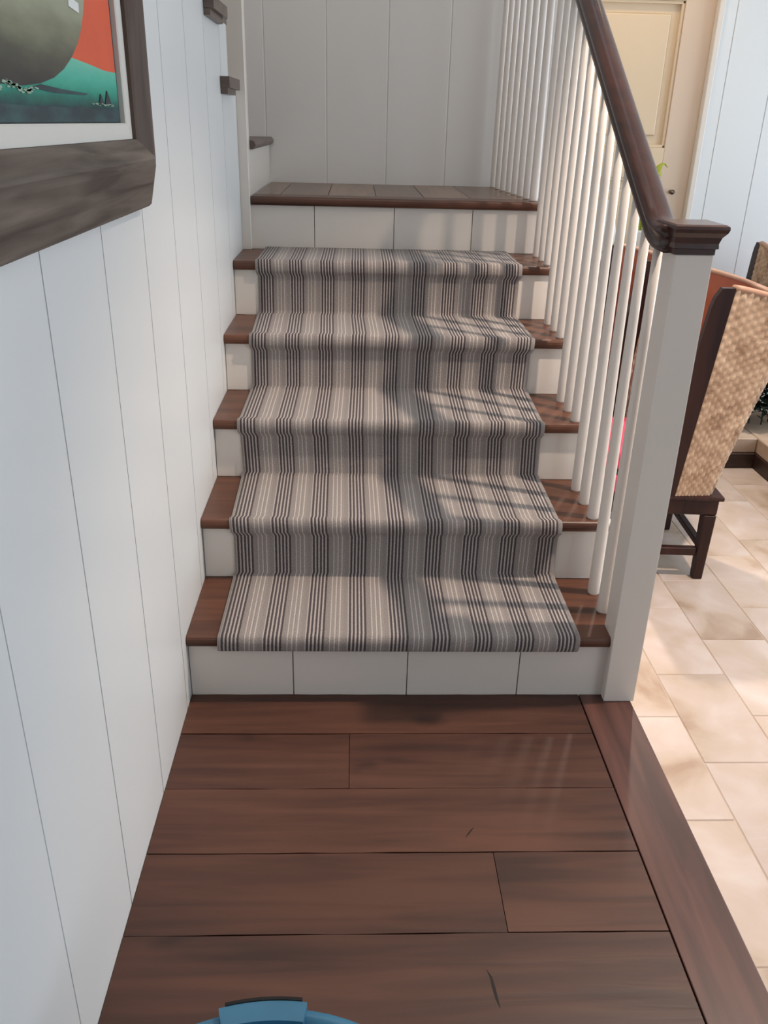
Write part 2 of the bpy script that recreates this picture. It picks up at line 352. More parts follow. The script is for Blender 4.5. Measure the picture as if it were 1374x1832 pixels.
# outer wall of the upper flight and the ceilings
wo = box('wall_outer', (-1.35, -1.28, -4.2, YB + .12, FZ, 4.5), BACKP); tag(wo, 'outer wall of the upper stair flight', 'wall', kind='structure')
cl = box('ceiling', (1.38, 5.1, -4.2, DY + .12, 3.0, 3.1), CEIL); tag(cl, 'white dining room ceiling with recessed lamps', 'ceiling', kind='structure')
ch = box('ceiling', (1.12, 1.38, -4.2, YB, 3.0, 3.1), CEIL, cl)
sh = empty('ceiling_stairwell', 'white ceiling high above the stairs', 'ceiling', kind='structure')
box('ceiling_panel', (-1.35, 1.15, -4.2, YB + .12, 4.5, 4.6), CEIL, sh)
wu = box('wall_upper', (1.12, 1.2, -4.2, YB, 3.1, 4.5), WALLP); tag(wu, 'upper stairwell wall above the dining room opening', 'wall', kind='structure')

# ------------------------------------------------------------------ door at the end of the dining room
dr = empty('door_1', 'cream panelled door glowing in warm light beside the white wall', 'door', kind='structure')
dy = DY + .02
box('door_slab', (1.40, 2.255, dy + .03, dy + .06, FZ + .01, 2.11), DOORP, dr)
for b in ((1.385, 1.50), (2.095, 2.255)): box('stile', (b[0], b[1], dy, dy + .03, FZ + .01, 2.11), CASEP, dr, .003)
for z0, z1 in ((FZ + .01, .02), (1.08, 1.235), (1.93, 2.11)): box('rail', (1.50, 2.095, dy, dy + .03, z0, z1), DOORP, dr, .003)
for z0, z1 in ((.05, 1.05), (1.265, 1.90)):
    # raised field with a moulded rim
    box('door_panel', (1.56, 2.035, dy + .018, dy + .031, z0 + .03, z1 - .03), DOORP, dr, .008)
    for b in ((1.50, 1.515, z0 - .03, z1 + .03), (2.08, 2.095, z0 - .03, z1 + .03)): box('moulding', (b[0], b[1], dy + .008, dy + .03, b[2], b[3]), DOORP, dr, .004)
    for zz in (z0 - .03, z1 + .015): box('moulding', (1.50, 2.095, dy + .008, dy + .03, zz, zz + .015), DOORP, dr, .004)
dh = link('door_handle', lathe_bm([(.0, 0), (.018, 0), (.018, .006), (.008, .01), (.008, .03), (.02, .035), (.022, .045), (.0, .05)], 14, cap=False), METAL, dr, True, (2.165, dy, 1.012)); dh.rotation_euler = (math.pi / 2, 0, 0); dh.scale = (.6, .6, .7)
# casing strip beside the white wall
tr = empty('trim_1', 'narrow white casing at the right edge of the cream door', 'trim', kind='structure')
box('casing', (2.255, 2.285, DY - .028, DY + .03, FZ, 2.16), WHITE, tr, .004)
box('casing', (1.385, 2.255, DY - .02, DY + .0, 2.12, 2.17), WHITE, tr, .004)

# ------------------------------------------------------------------ dining room tile floor
fl = empty('floor', 'glossy beige stone tile floor of the dining room', 'floor', kind='structure')
box('grout_bed', (1.12, 5.0, -4.1, DY + .1, FZ - .05, FZ - .0025), GROUT, fl)
TW, TL = 0.2125, 0.39
offs = {-1: .136, 0: -.053, 1: .14, 2: .731, 3: .09, 4: .28, 5: .0, 6: .2}
rest = bmesh.new()
tile_mesh = None
for i in range(-1, 17):
    x0 = 1.333 + TW * i; off = offs.get(i, (i * .17) % TL)
    k0 = int(math.floor((-4.05 - off) / TL)) + 1
    y = off + k0 * TL
    while y + TL < DY + .02:
        x1 = min(x0 + TW, 4.99)
        near = (i <= 5 and -1.1 < y < 3.0)
        xs = x0 + .0016 if i > -1 else 1.121
        if near:
            if tile_mesh is None or i == -1:
                o = box('tile', (xs, x1 - .0016, y + .0016, y + TL - .0016, FZ - .012, FZ + random.uniform(-.0006, .0006)), TILE, fl, .0018, 1)
                if i > -1: tile_mesh = o.data
            else:
                o = bpy.data.objects.new('tile', tile_mesh); COL.objects.link(o); o.parent = fl
                o.location = (x0 + TW / 2, y + TL / 2, FZ - .006 + random.uniform(-.0004, .0004))
        elif x1 - x0 > .05:
            box_bm(xs, x1 - .0016, y + .0016, y + TL - .0016, FZ - .012, FZ, bm=rest)
        y += TL
tag(link('far_tiles', rest, TILE, fl), kind='stuff')

# ------------------------------------------------------------------ wooden platform at the foot of the stairs
pf = empty('floor_platform', 'dark reddish brown wide plank floor at the foot of the stairs', 'floor', kind='structure')
box('subfloor', (0.0, 1.084, -4.1, YB, FZ, -.022), GAPD, pf)
box('subfloor', (1.0842, 1.108, -4.1, -.0305, FZ, -.022), GAPD, pf)
rows = [0.0, -0.153, -0.336, -0.516, -0.702, -0.888, -1.07, -1.255, -1.44, -1.62, -1.81, -2.0, -2.18, -2.37, -2.55, -2.74, -2.92, -3.1, -3.29, -3.47, -3.66, -3.85, -4.1]
joints = {1: [.401], 3: [.692], 5: [.33], 6: [.75], 8: [.5], 9: [.2, .8], 11: [.6], 13: [.4], 15: [.7], 17: [.3], 19: [.6]}
def plank(x0, x1, y0, y1):
    """a plank whose long edges wander a little, as the hand-scraped ones do"""
    cx, cy = (x0 + x1) / 2, (y0 + y1) / 2
    bm = bmesh.new(); n = max(4, int((x1 - x0) / .06))
    top = random.uniform(-.0008, .0004)
    a, b_ = [], []
    for i in range(n + 1):
        x = x0 + (x1 - x0) * i / n - cx
        j0 = random.uniform(.0004, .0020); j1 = random.uniform(.0004, .0020)
        a.append((x, y0 + j0 - cy)); b_.append((x, y1 - j1 - cy))
    A = [bm.verts.new((p[0], p[1], top)) for p in a]; B = [bm.verts.new((p[0], p[1], top)) for p in b_]
    A2 = [bm.verts.new((p[0], p[1] - .0004, -.021)) for p in a]; B2 = [bm.verts.new((p[0], p[1] + .0004, -.021)) for p in b_]
    for i in range(n):
        bm.faces.new([A[i], A[i + 1], B[i + 1], B[i]]); bm.faces.new([A2[i], A2[i + 1], A[i + 1], A[i]]); bm.faces.new([B[i], B[i + 1], B2[i + 1], B2[i]])
    bm.faces.new([A2[0], A[0], B[0], B2[0]]); bm.faces.new([A[n], A2[n], B2[n], B[n]])
    link('plank', bm, FLOORW, pf, loc=(cx, cy, 0))
for i, (y1, y0) in enumerate(zip(rows, rows[1:])):
    xs = [0.001] + joints.get(i, []) + [0.988]
    for a, b_ in zip(xs, xs[1:]): plank(a + .0007, b_ - .0007, y0, y1)
box('border_board', (0.991, 1.117, -2.1, -0.0005, -.021, 0.0005), BORDW, pf, .002, 2)
box('border_board', (0.991, 1.117, -4.1, -2.102, -.021, 0.0005), BORDW, pf, .002, 2)
box('platform_skirt', (1.1085, 1.114, -4.1, -0.031, FZ, -.0215), WHITE, pf)
# cracks in the wood: dark slivers lying in the planks
def crack(pts, w):
    bm = bmesh.new(); L = [];R = []
    for i, (x, y) in enumerate(pts):
        ww = w * (1 - abs(2 * i / (len(pts) - 1) - 1) ** 2) + .0004
        L.append(bm.verts.new((x - ww / 2, y, .0006))); R.append(bm.verts.new((x + ww / 2, y, .0006)))
        L[-1].co.z = R[-1].co.z = .0008
    for i in range(len(pts) - 1): bm.faces.new([L[i], R[i], R[i + 1], L[i + 1]])
    link('wood_crack', bm, GAPD, pf)
crack([(.640, -.480), (.648, -.468), (.655, -.458), (.662, -.450)], .004)
crack([(.655, -.845), (.652, -.83), (.650, -.81), (.648, -.79), (.642, -.775)], .005)

# ------------------------------------------------------------------ main staircase
st = empty('staircase', 'white staircase with dark wood treads, round balusters and a mahogany handrail', 'staircase')
def tread_shape(y0, y1, z1, x0, x1, m, parent, name='tread', t=TT):
    """slab with a rounded nose at y0"""
    r = t / 2; pts = []
    for k in range(7):
        a = math.pi / 2 + math.pi * k / 6
        pts.append((y0 + r * .55 + r * .55 * math.cos(a), z1 - r + r * math.sin(a) * (1 if k in (0, 6) else .97)))
    pts += [(y1, z1 - t), (y1, z1)]
    cy, cz, cx = (y0 + y1) / 2, z1 - r, (x0 + x1) / 2
    bm = prism_bm([(p[0] - cy, p[1] - cz) for p in pts], 0, x0 - cx, x1 - cx)
    return link(name, bm, m, parent, loc=(cx, cy, cz))
XL, XR = 0.0015, 1.098
SE = [XL, .258, .545, .828, 1.085]
for k in range(1, 7):
    y = (k - 1) * RUN
    rs = box('riser', (XL, 1.085, y + .012, y + .022, (k - 1) * RISE, k * RISE - TT), GROOVE, st)
    for a, b_ in zip(SE, SE[1:]):
        x0, x1 = a + (.0012 if a > XL else 0), b_ - (.0012 if b_ < 1.08 else 0)
        rb = box('riser_board', (x0, x1, y, y + .012, (k - 1) * RISE + (.0003 if k > 1 else -.02), k * RISE - TT - .0003), WHITE, rs, .0012, 1)
        rb.location -= rs.location
    if k < 6: tread_shape(y - NOSE, k * RUN - .0005, k * RISE, XL, XR, TREADW, st)
# small quarter-round fillets at the ends of the risers are the stair side itself: stringer panels facing the dining room
ptsS = [(-.03, FZ), (YB - .001, FZ), (YB - .001, 6 * RISE - TT)]
for k in range(5, 0, -1):
    ptsS += [(k * RUN, (k + 1) * RISE - TT), (k * RUN, k * RISE - TT)]
ptsS += [(0.0, RISE - TT), (0.0, -.0215), (-.03, -.0215)]
link('stringer_panel', prism_bm(ptsS, 0, 1.0855, 1.128), WHITE, st)
# landing: nosing board and boards running front to back
lz = 6 * RISE
ns = tread_shape(5 * RUN - NOSE, 1.535, lz, .036, 1.098, TREADW, st, 'landing_nosing')
le = [.036, .130, .304, .481, .657, .83, 1.0, 1.098]
for a, b_ in zip(le, le[1:]): box('landing_plank', (a + .001, b_ - .001, 1.537, YB - .001, lz - .022, lz + random.uniform(-.0008, 0)), LANDW, st, .0012, 1)
box('landing_core', (.036, 1.085, 5 * RUN + .022, YB - .001, lz - .06, lz - .0295), GAPD, st)

# balusters: round, tapering upwards
SL = 0.178 / 0.288
def rail_z(y):                                         # underside of the rail
    return 1.154 + .60 * (y - .21) if y > .18 else 1.108 + max(0, y - .10) * .45
def baluster_mesh(h):
    r0, r1 = .0160, .0102
    return lathe_bm([(r0 * .98, 0), (r0, .004), (r0, .02)] + [(r0 + (r1 - r0) * t, .02 + (h - .02) * t) for t in (.25, .5, .75, 1)], 14)
ys_b = [.115 + .096 * j for j in range(14)]
for y in ys_b:
    k = int(math.floor((y + .012) / RUN)) + 1
    z0 = k * RISE; z1 = rail_z(y) + .016
    link('baluster', baluster_mesh(z1 - z0), WHITE, st, True, (1.060, y, z0))
RT = 2.03
for j in range(8):
    y = 1.478 + .0975 * j
    link('baluster', baluster_mesh(RT - lz), WHITE, st, True, (1.052 - .045 * (y - 1.46) / .7, y, lz))

# handrail: ogee profile swept from the newel cap, up an easing, along the slope, then level over the landing
def rail_profile():
    pr = [(-.020, 0), (-.020, .009), (-.0165, .0105), (-.0175, .020), (-.021, .029), (-.0285, .036), (-.030, .042), (-.0275, .048), (-.021, .053), (-.011, .056), (0, .057)]
    return pr + [(-x, z) for x, z in pr[::-1][1:]]
def sweep(name, path, prof, m, parent):
    bm = bmesh.new(); rings = []
    for i, p in enumerate(path):
        a = path[max(0, i - 1)]; b_ = path[min(len(path) - 1, i + 1)]
        t = (Vector(b_) - Vector(a)).normalized(); s = Vector((1, 0, 0)); n = s.cross(t).normalized()
        if n.z < 0: n = -n
        rings.append([bm.verts.new(Vector(p) + s * q[0] + n * q[1]) for q in prof])
    for A, B in zip(rings, rings[1:]):
        for i in range(len(prof)): bm.faces.new([A[i], A[(i + 1) % len(prof)], B[(i + 1) % len(prof)], B[i]])
    bm.faces.new(rings[0]); bm.faces.new(rings[-1][::-1])
    return link(name, bm, m, parent, True)
RX = 1.0515
cz0 = 1.1005
path = [(RX, .0, cz0 - .0005), (RX, .048, cz0), (RX, .075, cz0 + .0015), (RX, .10, cz0 + .007), (RX, .125, cz0 + .016), (RX, .15, cz0 + .029), (RX, .18, cz0 + .047)]
y0 = .21; path += [(RX, y0, rail_z(y0) + .0)]
path[-1] = (RX, y0, cz0 + .063)
def rz(y): return rail_z(y) + .0075
path += [(RX, y, rz(y)) for y in (.4, .7, 1.0, 1.3)]
path += [(RX, 1.36, rz(1.36) - .004), (RX, 1.40, rz(1.40) - .012)]
zt = RT
path += [(RX, 1.46, min(zt, rz(1.46) + .03)), (RX, 1.48, zt), (RX - .01, 1.8, zt), (RX - .03, YB - .002, zt)]
hr = sweep('handrail', path, rail_profile(), RAILW, st)
for p in hr.data.polygons: p.use_smooth = True
# newel post with its moulded cap
nw = box('newel_post', (1.047, 1.1245, -.0300, .048, 0.0008, 1.101), WHITE, st, .002, 2)
prof = [(0.0, 0), (0.0, .011), (.0045, .0125), (.0035, .022), (.007, .034), (.014, .043), (.0165, .050), (.0155, .0555), (.010, .0585)]
bm = bmesh.new(); rings = []
cx0, cx1, cy0, cy1 = 1.0405, 1.124, -.0335, .052
for d, z in prof: rings.append([bm.verts.new(p) for p in ((cx0 - d * .55, cy0 - d, z), (cx1 + d, cy0 - d, z), (cx1 + d, cy1 + d, z), (cx0 - d * .55, cy1 + d, z))])
for A, B in zip(rings, rings[1:]):
    for i in range(4): bm.faces.new([A[i], A[(i + 1) % 4], B[(i + 1) % 4], B[i]])
bm.faces.new(rings[0][::-1]); bm.faces.new(rings[-1])
cap = link('newel_cap', bm, RAILW, nw); cap.location = Vector((0, 0, 1.1015)) - nw.location
# landing newel where the sloping and level rails meet is above the frame; the wall-side post at the corner of the upper flight
ps = box('corner_post', (-.07, .033, 1.4105, 1.465, .9, 3.2), WHITE, st, .0015, 1)

# ------------------------------------------------------------------ upper flight, turning back over the left wall
uf = empty('upper_staircase', 'upper flight of grey brown treads turning back above the left white wall', 'staircase')
# step 7, first of the turn: riser faces the landing
box('riser', (.020, .033, 1.4655, YB - .001, lz + .0005, 7 * RISE - TT), WHITE, uf)
bm = prism_bm([(p[0], p[1]) for p in [(-1.2, 1.2307), (.043, 1.2307), (.0505, 1.236), (.054, 1.2455), (.0505, 1.255), (.043, 1.26), (-1.2, 1.26)]], 1, 1.467, YB - .001)
link('tread', bm, UPW, uf)
# step 8 and up: treads with returned noses that stand proud of the wall
def return_tread(ya, yb, z, x0=-1.2):
    bm = prism_bm([(x0, ya), (.026, ya), (.028, yb - .018), (.020, yb - .004), (.008, yb), (x0, yb)], 2, z - .03, z)
    prism_bm([(-.019 + .0195, ya), (.016, ya), (.016, yb - .045), (.0005, yb - .04)], 2, z - .050, z - .0302, bm=bm)
    link('tread', bm, UPW, uf)
bm = prism_bm([(-1.2, 1.25), (.0005, 1.25), (.0005, 1.06), (.028, 1.06), (.029, 1.30), (.022, 1.318), (.0005, 1.322), (-.071, 1.409), (-1.2, 1.409)], 2, 1.4105, 1.441)
link('tread', bm, UPW, uf)
link('cove_moulding', prism_bm([(.0005, 1.062), (.022, 1.062), (.022, 1.24), (.0005, 1.25)], 2, 1.394, 1.4103), UPW, uf)
for j, (ry, rz_) in enumerate(UP_R[1:], 1):
    z = rz_ + .03; nxt = UP_R[j + 1][0] if j + 1 < len(UP_R) else ry - .285
    a = nxt - .02 + .001
    bm = prism_bm([(-1.2, nxt + .001), (.0005, nxt + .001), (.0005, nxt - .14), (.028, nxt - .14), (.029, ry - .165), (.024, ry - .15), (.012, ry - .143), (.0005, ry - .14), (.0005, ry + .02), (-.02, ry + .025), (-1.2, ry + .025)], 2, z - .0295, z)
    link('tread', bm, UPW, uf)
    link('cove_moulding', prism_bm([(.0005, nxt - .138), (.018, nxt - .138), (.018, ry - .19), (.0005, ry - .18)], 2, z - .046, z - .0298), UPW, uf)
    box('riser', (-1.2, -.0915, ry - .012, ry, z - RISE, z - .03), WHITE, uf)

# ------------------------------------------------------------------ stair runner
def runner():
    T = .008
    prof = []                                           # outline (y, z) of the upper face, from the front hem upwards
    rn = .012
    for k in range(1, 6):
        y0 = (k - 1) * RUN; z = k * RISE
        fy = y0 - NOSE - T                             # front of the wrapped nose
        if k == 1: prof += [(y0 - .004, z - TT - T + .001), (fy + .006, z - TT - T)]
        else:
            prof += [(y0 - T, z - RISE + T + .012), (y0 - T, z - TT - T - .012), (y0 - T - .004, z - TT - T - .002)]
        prof += [(fy + .003, z - TT - T + .003), (fy - .001, z - TT + .002), (fy - .002, z - .012), (fy + .001, z + .002), (fy + .009, z + T - .001), (fy + .022, z + T)]
        if k < 5: prof += [(y0 + RUN - T - .012, z + T), (y0 + RUN - T - .003, z + T + .003)]
        else: prof += [(y0 + RUN - .003, z + T)]
    # arc length
    bm = bmesh.new(); uvl = bm.loops.layers.uv.new('UVMap')
    nx = 30; xa, xb = .0785, .9625
    s = [0.0]
    for p, q in zip(prof, prof[1:]): s.append(s[-1] + math.dist(p, q))
    def wob(si): return .0035 * math.sin(si * 5.1) + .002 * math.sin(si * 17)
    # on risers the pile pulls in a little
    def inset(p):
        k = max(1, min(5, int(round((p[1]) / RISE))))
        return 0
    V = []; U = []
    for i, p in enumerate(prof):
        row = []; ur = []
        onr = (p[0] % RUN > RUN - .011 and p[0] > 0)
        for j in range(nx + 1):
            t = j / nx; x = xa + (xb - xa) * t
            if onr: x = (x - .52) * .988 + .52
            x += wob(s[i])
            e = min(t, 1 - t) * (xb - xa)
            row.append(bm.verts.new((x, p[0], p[1])))
            ur.append(((xb - xa) * t, s[i]))
        V.append(row); U.append(ur)
    for i in range(len(prof) - 1):
        for j in range(nx):
            f = bm.faces.new([V[i][j], V[i][j + 1], V[i + 1][j + 1], V[i + 1][j]])
            for lp, uv in zip(f.loops, (U[i][j], U[i][j + 1], U[i + 1][j + 1], U[i + 1][j])): lp[uvl].uv = uv
    # underside, 7 mm in, and closed edges
    bmesh.ops.recalc_face_normals(bm, faces=bm.faces[:])
    up = [f for f in bm.faces if abs(f.normal.z) > .9]
    if up and sum(f.normal.z for f in up) < 0: bmesh.ops.reverse_faces(bm, faces=bm.faces[:])
    me = bpy.data.meshes.new('stair_runner'); bm.to_mesh(me); bm.free(); me.materials.append(RUNNER)
    for p in me.polygons: p.use_smooth = True
    o = bpy.data.objects.new('stair_runner', me); COL.objects.link(o)
    md = o.modifiers.new('thickness', 'SOLIDIFY'); md.thickness = .0072; md.offset = -1
    tag(o, 'striped grey and taupe carpet runner laid over the five lower stair treads', 'carpet runner')
    # bound selvedge cords along both sides
    for side, xe in ((0, xa), (1, xb)):
        bm = bmesh.new(); rings = []
        for i, p in enumerate(prof):
            onr = (p[0] % RUN > RUN - .011 and p[0] > 0)
            x = ((xe - .52) * .988 + .52 if onr else xe) + wob(s[i])
            a = prof[max(0, i - 1)]; b_ = prof[min(len(prof) - 1, i + 1)]
            t = Vector((0, b_[0] - a[0], b_[1] - a[1])).normalized(); n = Vector((1, 0, 0)).cross(t)
            rings.append([bm.verts.new(Vector((x, p[0], p[1])) + n * (-.0035 + .0035 * math.sin(q)) * (1 if n.z > 0 or n.y < 0 else -1) + Vector((.0035 * math.cos(q), 0, 0))) for q in [2 * math.pi * w / 8 for w in range(8)]])
        for A, B in zip(rings, rings[1:]):
            for i in range(8): bm.faces.new([A[i], A[(i + 1) % 8], B[(i + 1) % 8], B[i]])
        bm.faces.new(rings[0]); bm.faces.new(rings[-1][::-1])
        link('bound_edge', bm, mat('pale_binding', (0.30, .265, .24), .9) if side == 0 else bpy.data.materials['pale_binding'], o, True)
runner()

# ------------------------------------------------------------------ framed painting on the left wall
pt = empty('framed_painting', 'painting of a tall ship hull under an orange sky in a wide weathered wood frame', 'painting')
PY0, PY1, PZ0, PZ1 = -1.15, -.228, 1.3175, 2.02
SKY = mat('painted_orange_sky', (0.72, 0.105, 0.035), 0.6, vary=((0.64, 0.090, 0.033), 9, (1, 1, 1), .35, .7))
SEA = mat('painted_teal_sea', (0.045, 0.25, 0.19), 0.6, vary=((0.10, 0.40, 0.31), 22, (1, 1, 2.5), .35, .65))
DEEP = mat('painted_dark_water', (0.014, 0.03, 0.04), 0.6, vary=((0.03, 0.085, 0.09), 14, (1, 1, 3), .4, .7))
HULL = mat('painted_hull', (0.13, 0.125, 0.085), 0.6, vary=((0.30, 0.31, 0.24), 5, (1, .7, 5), .35, .65))
HULD = mat('painted_hull_dark', (0.035, 0.032, 0.026), 0.6, vary=((0.085, 0.078, 0.055), 8, (1, 1, 4), .35, .65))
FOAM = mat('painted_foam', (0.30, 0.42, 0.33), 0.7)
FIN = mat('painted_fin', (0.018, 0.028, 0.034), 0.6)
def gradmat(name, zs, cols, sc, amt=.012):
    m = bpy.data.materials.new(name); m.use_nodes = True; nt = m.node_tree; N = nt.nodes.new; L = nt.links.new
    b = nt.nodes['Principled BSDF']; b.inputs['Roughness'].default_value = .6; b.inputs['Specular IOR Level'].default_value = .3
    tc = N('ShaderNodeTexCoord'); sp = N('ShaderNodeSeparateXYZ'); L(tc.outputs['Object'], sp.inputs[0])
    mp = N('ShaderNodeMapping'); mp.inputs['Scale'].default_value = (1, .8, 3.2); L(tc.outputs['Object'], mp.inputs[0])
    n = N('ShaderNodeTexNoise'); n.inputs['Scale'].default_value = sc; n.inputs['Detail'].default_value = 6; L(mp.outputs[0], n.inputs['Vector'])
    a = N('ShaderNodeMath'); a.operation = 'MULTIPLY_ADD'; a.inputs[1].default_value = amt; L(n.outputs[0], a.inputs[0]); L(sp.outputs[2], a.inputs[2])
    r = N('ShaderNodeMapRange'); r.inputs['From Min'].default_value = zs[0] + amt / 2; r.inputs['From Max'].default_value = zs[-1] + amt / 2; L(a.outputs[0], r.inputs[0])
    rp = N('ShaderNodeValToRGB'); cr = rp.color_ramp
    cr.elements[0].position = 0; cr.elements[0].color = (*cols[0], 1); cr.elements[1].position = 1; cr.elements[1].color = (*cols[-1], 1)
    for z, c in list(zip(zs, cols))[1:-1]:
        e_ = cr.elements.new((z - zs[0]) / (zs[-1] - zs[0])); e_.color = (*c, 1)
    L(r.outputs[0], rp.inputs[0]); L(rp.outputs[0], b.inputs['Base Color']); return m
HULL = gradmat('painted_hull_planks', (1.355, 1.375, 1.395, 1.42, 1.45, 1.50), ((.040, .036, .032), (.060, .054, .044), (.105, .100, .072), (.20, .20, .135), (.31, .32, .225), (.36, .39, .30)), 11, .055)
SEA = gradmat('painted_sea_water', (1.336, 1.344, 1.356, 1.375, 1.397), ((.020, .050, .055), (.022, .12, .10), (.03, .28, .20), (.08, .44, .33), (.17, .52, .40)), 30, .016)
TAGM = mat('white_paper_tag', (0.72, 0.73, 0.72), 0.7)
cv = box('canvas', (.001, .0186, PY0, PY1, PZ0, PZ1), FIN, pt)
def paint(name, pts, m, lay):
    x = .0188 + lay * .0003
    bm = prism_bm(pts, 0, .0187, x); o = link(name, bm, m, cv); o.location = -cv.location; return o
e = .0060
paint('painted_sky', [(PY0, 1.38), (PY1 - e, 1.38), (PY1 - e, PZ1), (PY0, PZ1)], SKY, 1)
paint('painted_sea', [(PY0, 1.335), (PY1 - e, 1.335), (PY1 - e, 1.3895), (-.30, 1.3895), (-.38, 1.394), (-.48, 1.3985), (PY0, 1.40)], SEA, 2)
wv = [(PY0, PZ0 + .001), (PY1 - e, PZ0 + .001)] + [(PY1 - e - i * .05, 1.3365 + .0012 * math.sin(i * 2.1)) for i in range(19)]
paint('painted_dark_water', wv, DEEP, 3)
hb = [(-.95, 1.372), (-.86, 1.361), (-.75, 1.3565), (-.66, 1.357), (-.60, 1.3615), (-.545, 1.370), (-.50, 1.382), (-.46, 1.398), (-.425, 1.417), (-.40, 1.437), (-.382, 1.458), (-.368, 1.48), (-.36, 1.52), (-.35, 1.60), (-.34, 1.70)]
paint('painted_hull', hb + [(-1.10, 1.70), (-1.08, 1.52), (-1.02, 1.42)], HULL, 4)
paint('painted_shadow', [(-.60, 1.3605), (-.50, 1.357), (-.40, 1.3555), (-.42, 1.353), (-.55, 1.3525), (-.64, 1.356)], DEEP, 6)
rf = random.Random(3)
for i in range(64):
    y = rf.uniform(-.83, -.615); z = 1.3545 + .003 * math.sin(y * 60) + rf.gauss(0, .0016); q = rf.uniform(.25, 1.0)
    paint('painted_foam', [(y + .0075 * q * math.cos(a) * (1 + .3 * math.sin(3 * a + i)), z + .0016 * q * math.sin(a)) for a in [j * math.pi / 4 for j in range(8)]], FOAM, 7)
for y, z, h_ in ((-.300, 1.342, .020), (-.338, 1.3435, .013)):
    paint('painted_fin', [(y - h_ * .9, z), (y + h_ * .9, z), (y + h_ * .55, z + h_ * .45), (y - h_ * .1, z + h_)], FIN, 8)
for i in range(16):
    y = rf.uniform(-.385, -.265); z = 1.3425 + rf.gauss(0, .0008); q = rf.uniform(.4, 1)
    paint('painted_foam', [(y + .007 * q * math.cos(a), z + .0014 * q * math.sin(a)) for a in [i * math.pi / 4 for i in range(8)]], FOAM, 9)
paint('paper_tag', [(-.452, 1.4585), (-.408, 1.4545), (-.406, 1.4665), (-.450, 1.4705)], TAGM, 9)
# white liner between canvas and frame
FY, FZI = -.238 + .003, 1.292
def ring_part(name, prof, m, sides, parent):
    """prof: (w outward from the inner opening, x height). mitred sides of the frame: bottom, right, top, left"""
    iy0, iy1, iz0, iz1 = prof[0][2]
    def corner(w, cy, cz): return ((iy0 - w) if cy < 0 else (iy1 + w * WS), (iz0 - w) if cz < 0 else (iz1 + w))
    for s, (c0, c1) in sides.items():
        bm = bmesh.new(); ends = []
        for c in (c0, c1):
            ends.append([bm.verts.new((q[1], *corner(q[0], *c))) for q in prof])
        n = len(prof)
        for i in range(n): bm.faces.new([ends[0][i], ends[0][(i + 1) % n], ends[1][(i + 1) % n], ends[1][i]])
        bm.faces.new(ends[0]); bm.faces.new(ends[1][::-1])
        link(name, bm, m[s] if isinstance(m, dict) else m, parent)
SD = {'bottom': ((-1, -1), (1, -1)), 'right': ((1, -1), (1, 1)), 'top': ((1, 1), (-1, 1)), 'left': ((-1, 1), (-1, -1))}
WS = 1.0
o4 = (PY0, PY1, PZ0, PZ1)
ring_part('liner', [(.0005, .001, o4), (.0005, .026), (.003, .028), (.0245, .030), (.0245, .001)], LINER, SD, pt)
WS = 1.12
o5 = (PY0 - .025, PY1 + .0, PZ0 - .025, PZ1 + .025)
o5 = (PY0 - .025, -.203 - .026, PZ0 - .025, PZ1 + .025)
o5 = (PY0 - .025, -.2030, PZ0 - .025, PZ1 + .025)
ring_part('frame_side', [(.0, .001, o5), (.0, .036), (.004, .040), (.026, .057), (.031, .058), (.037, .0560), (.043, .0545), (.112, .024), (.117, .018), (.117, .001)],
          {'bottom': FRAMEW, 'top': FRAMEW, 'right': FRAMEV, 'left': FRAMEV}, SD, pt)

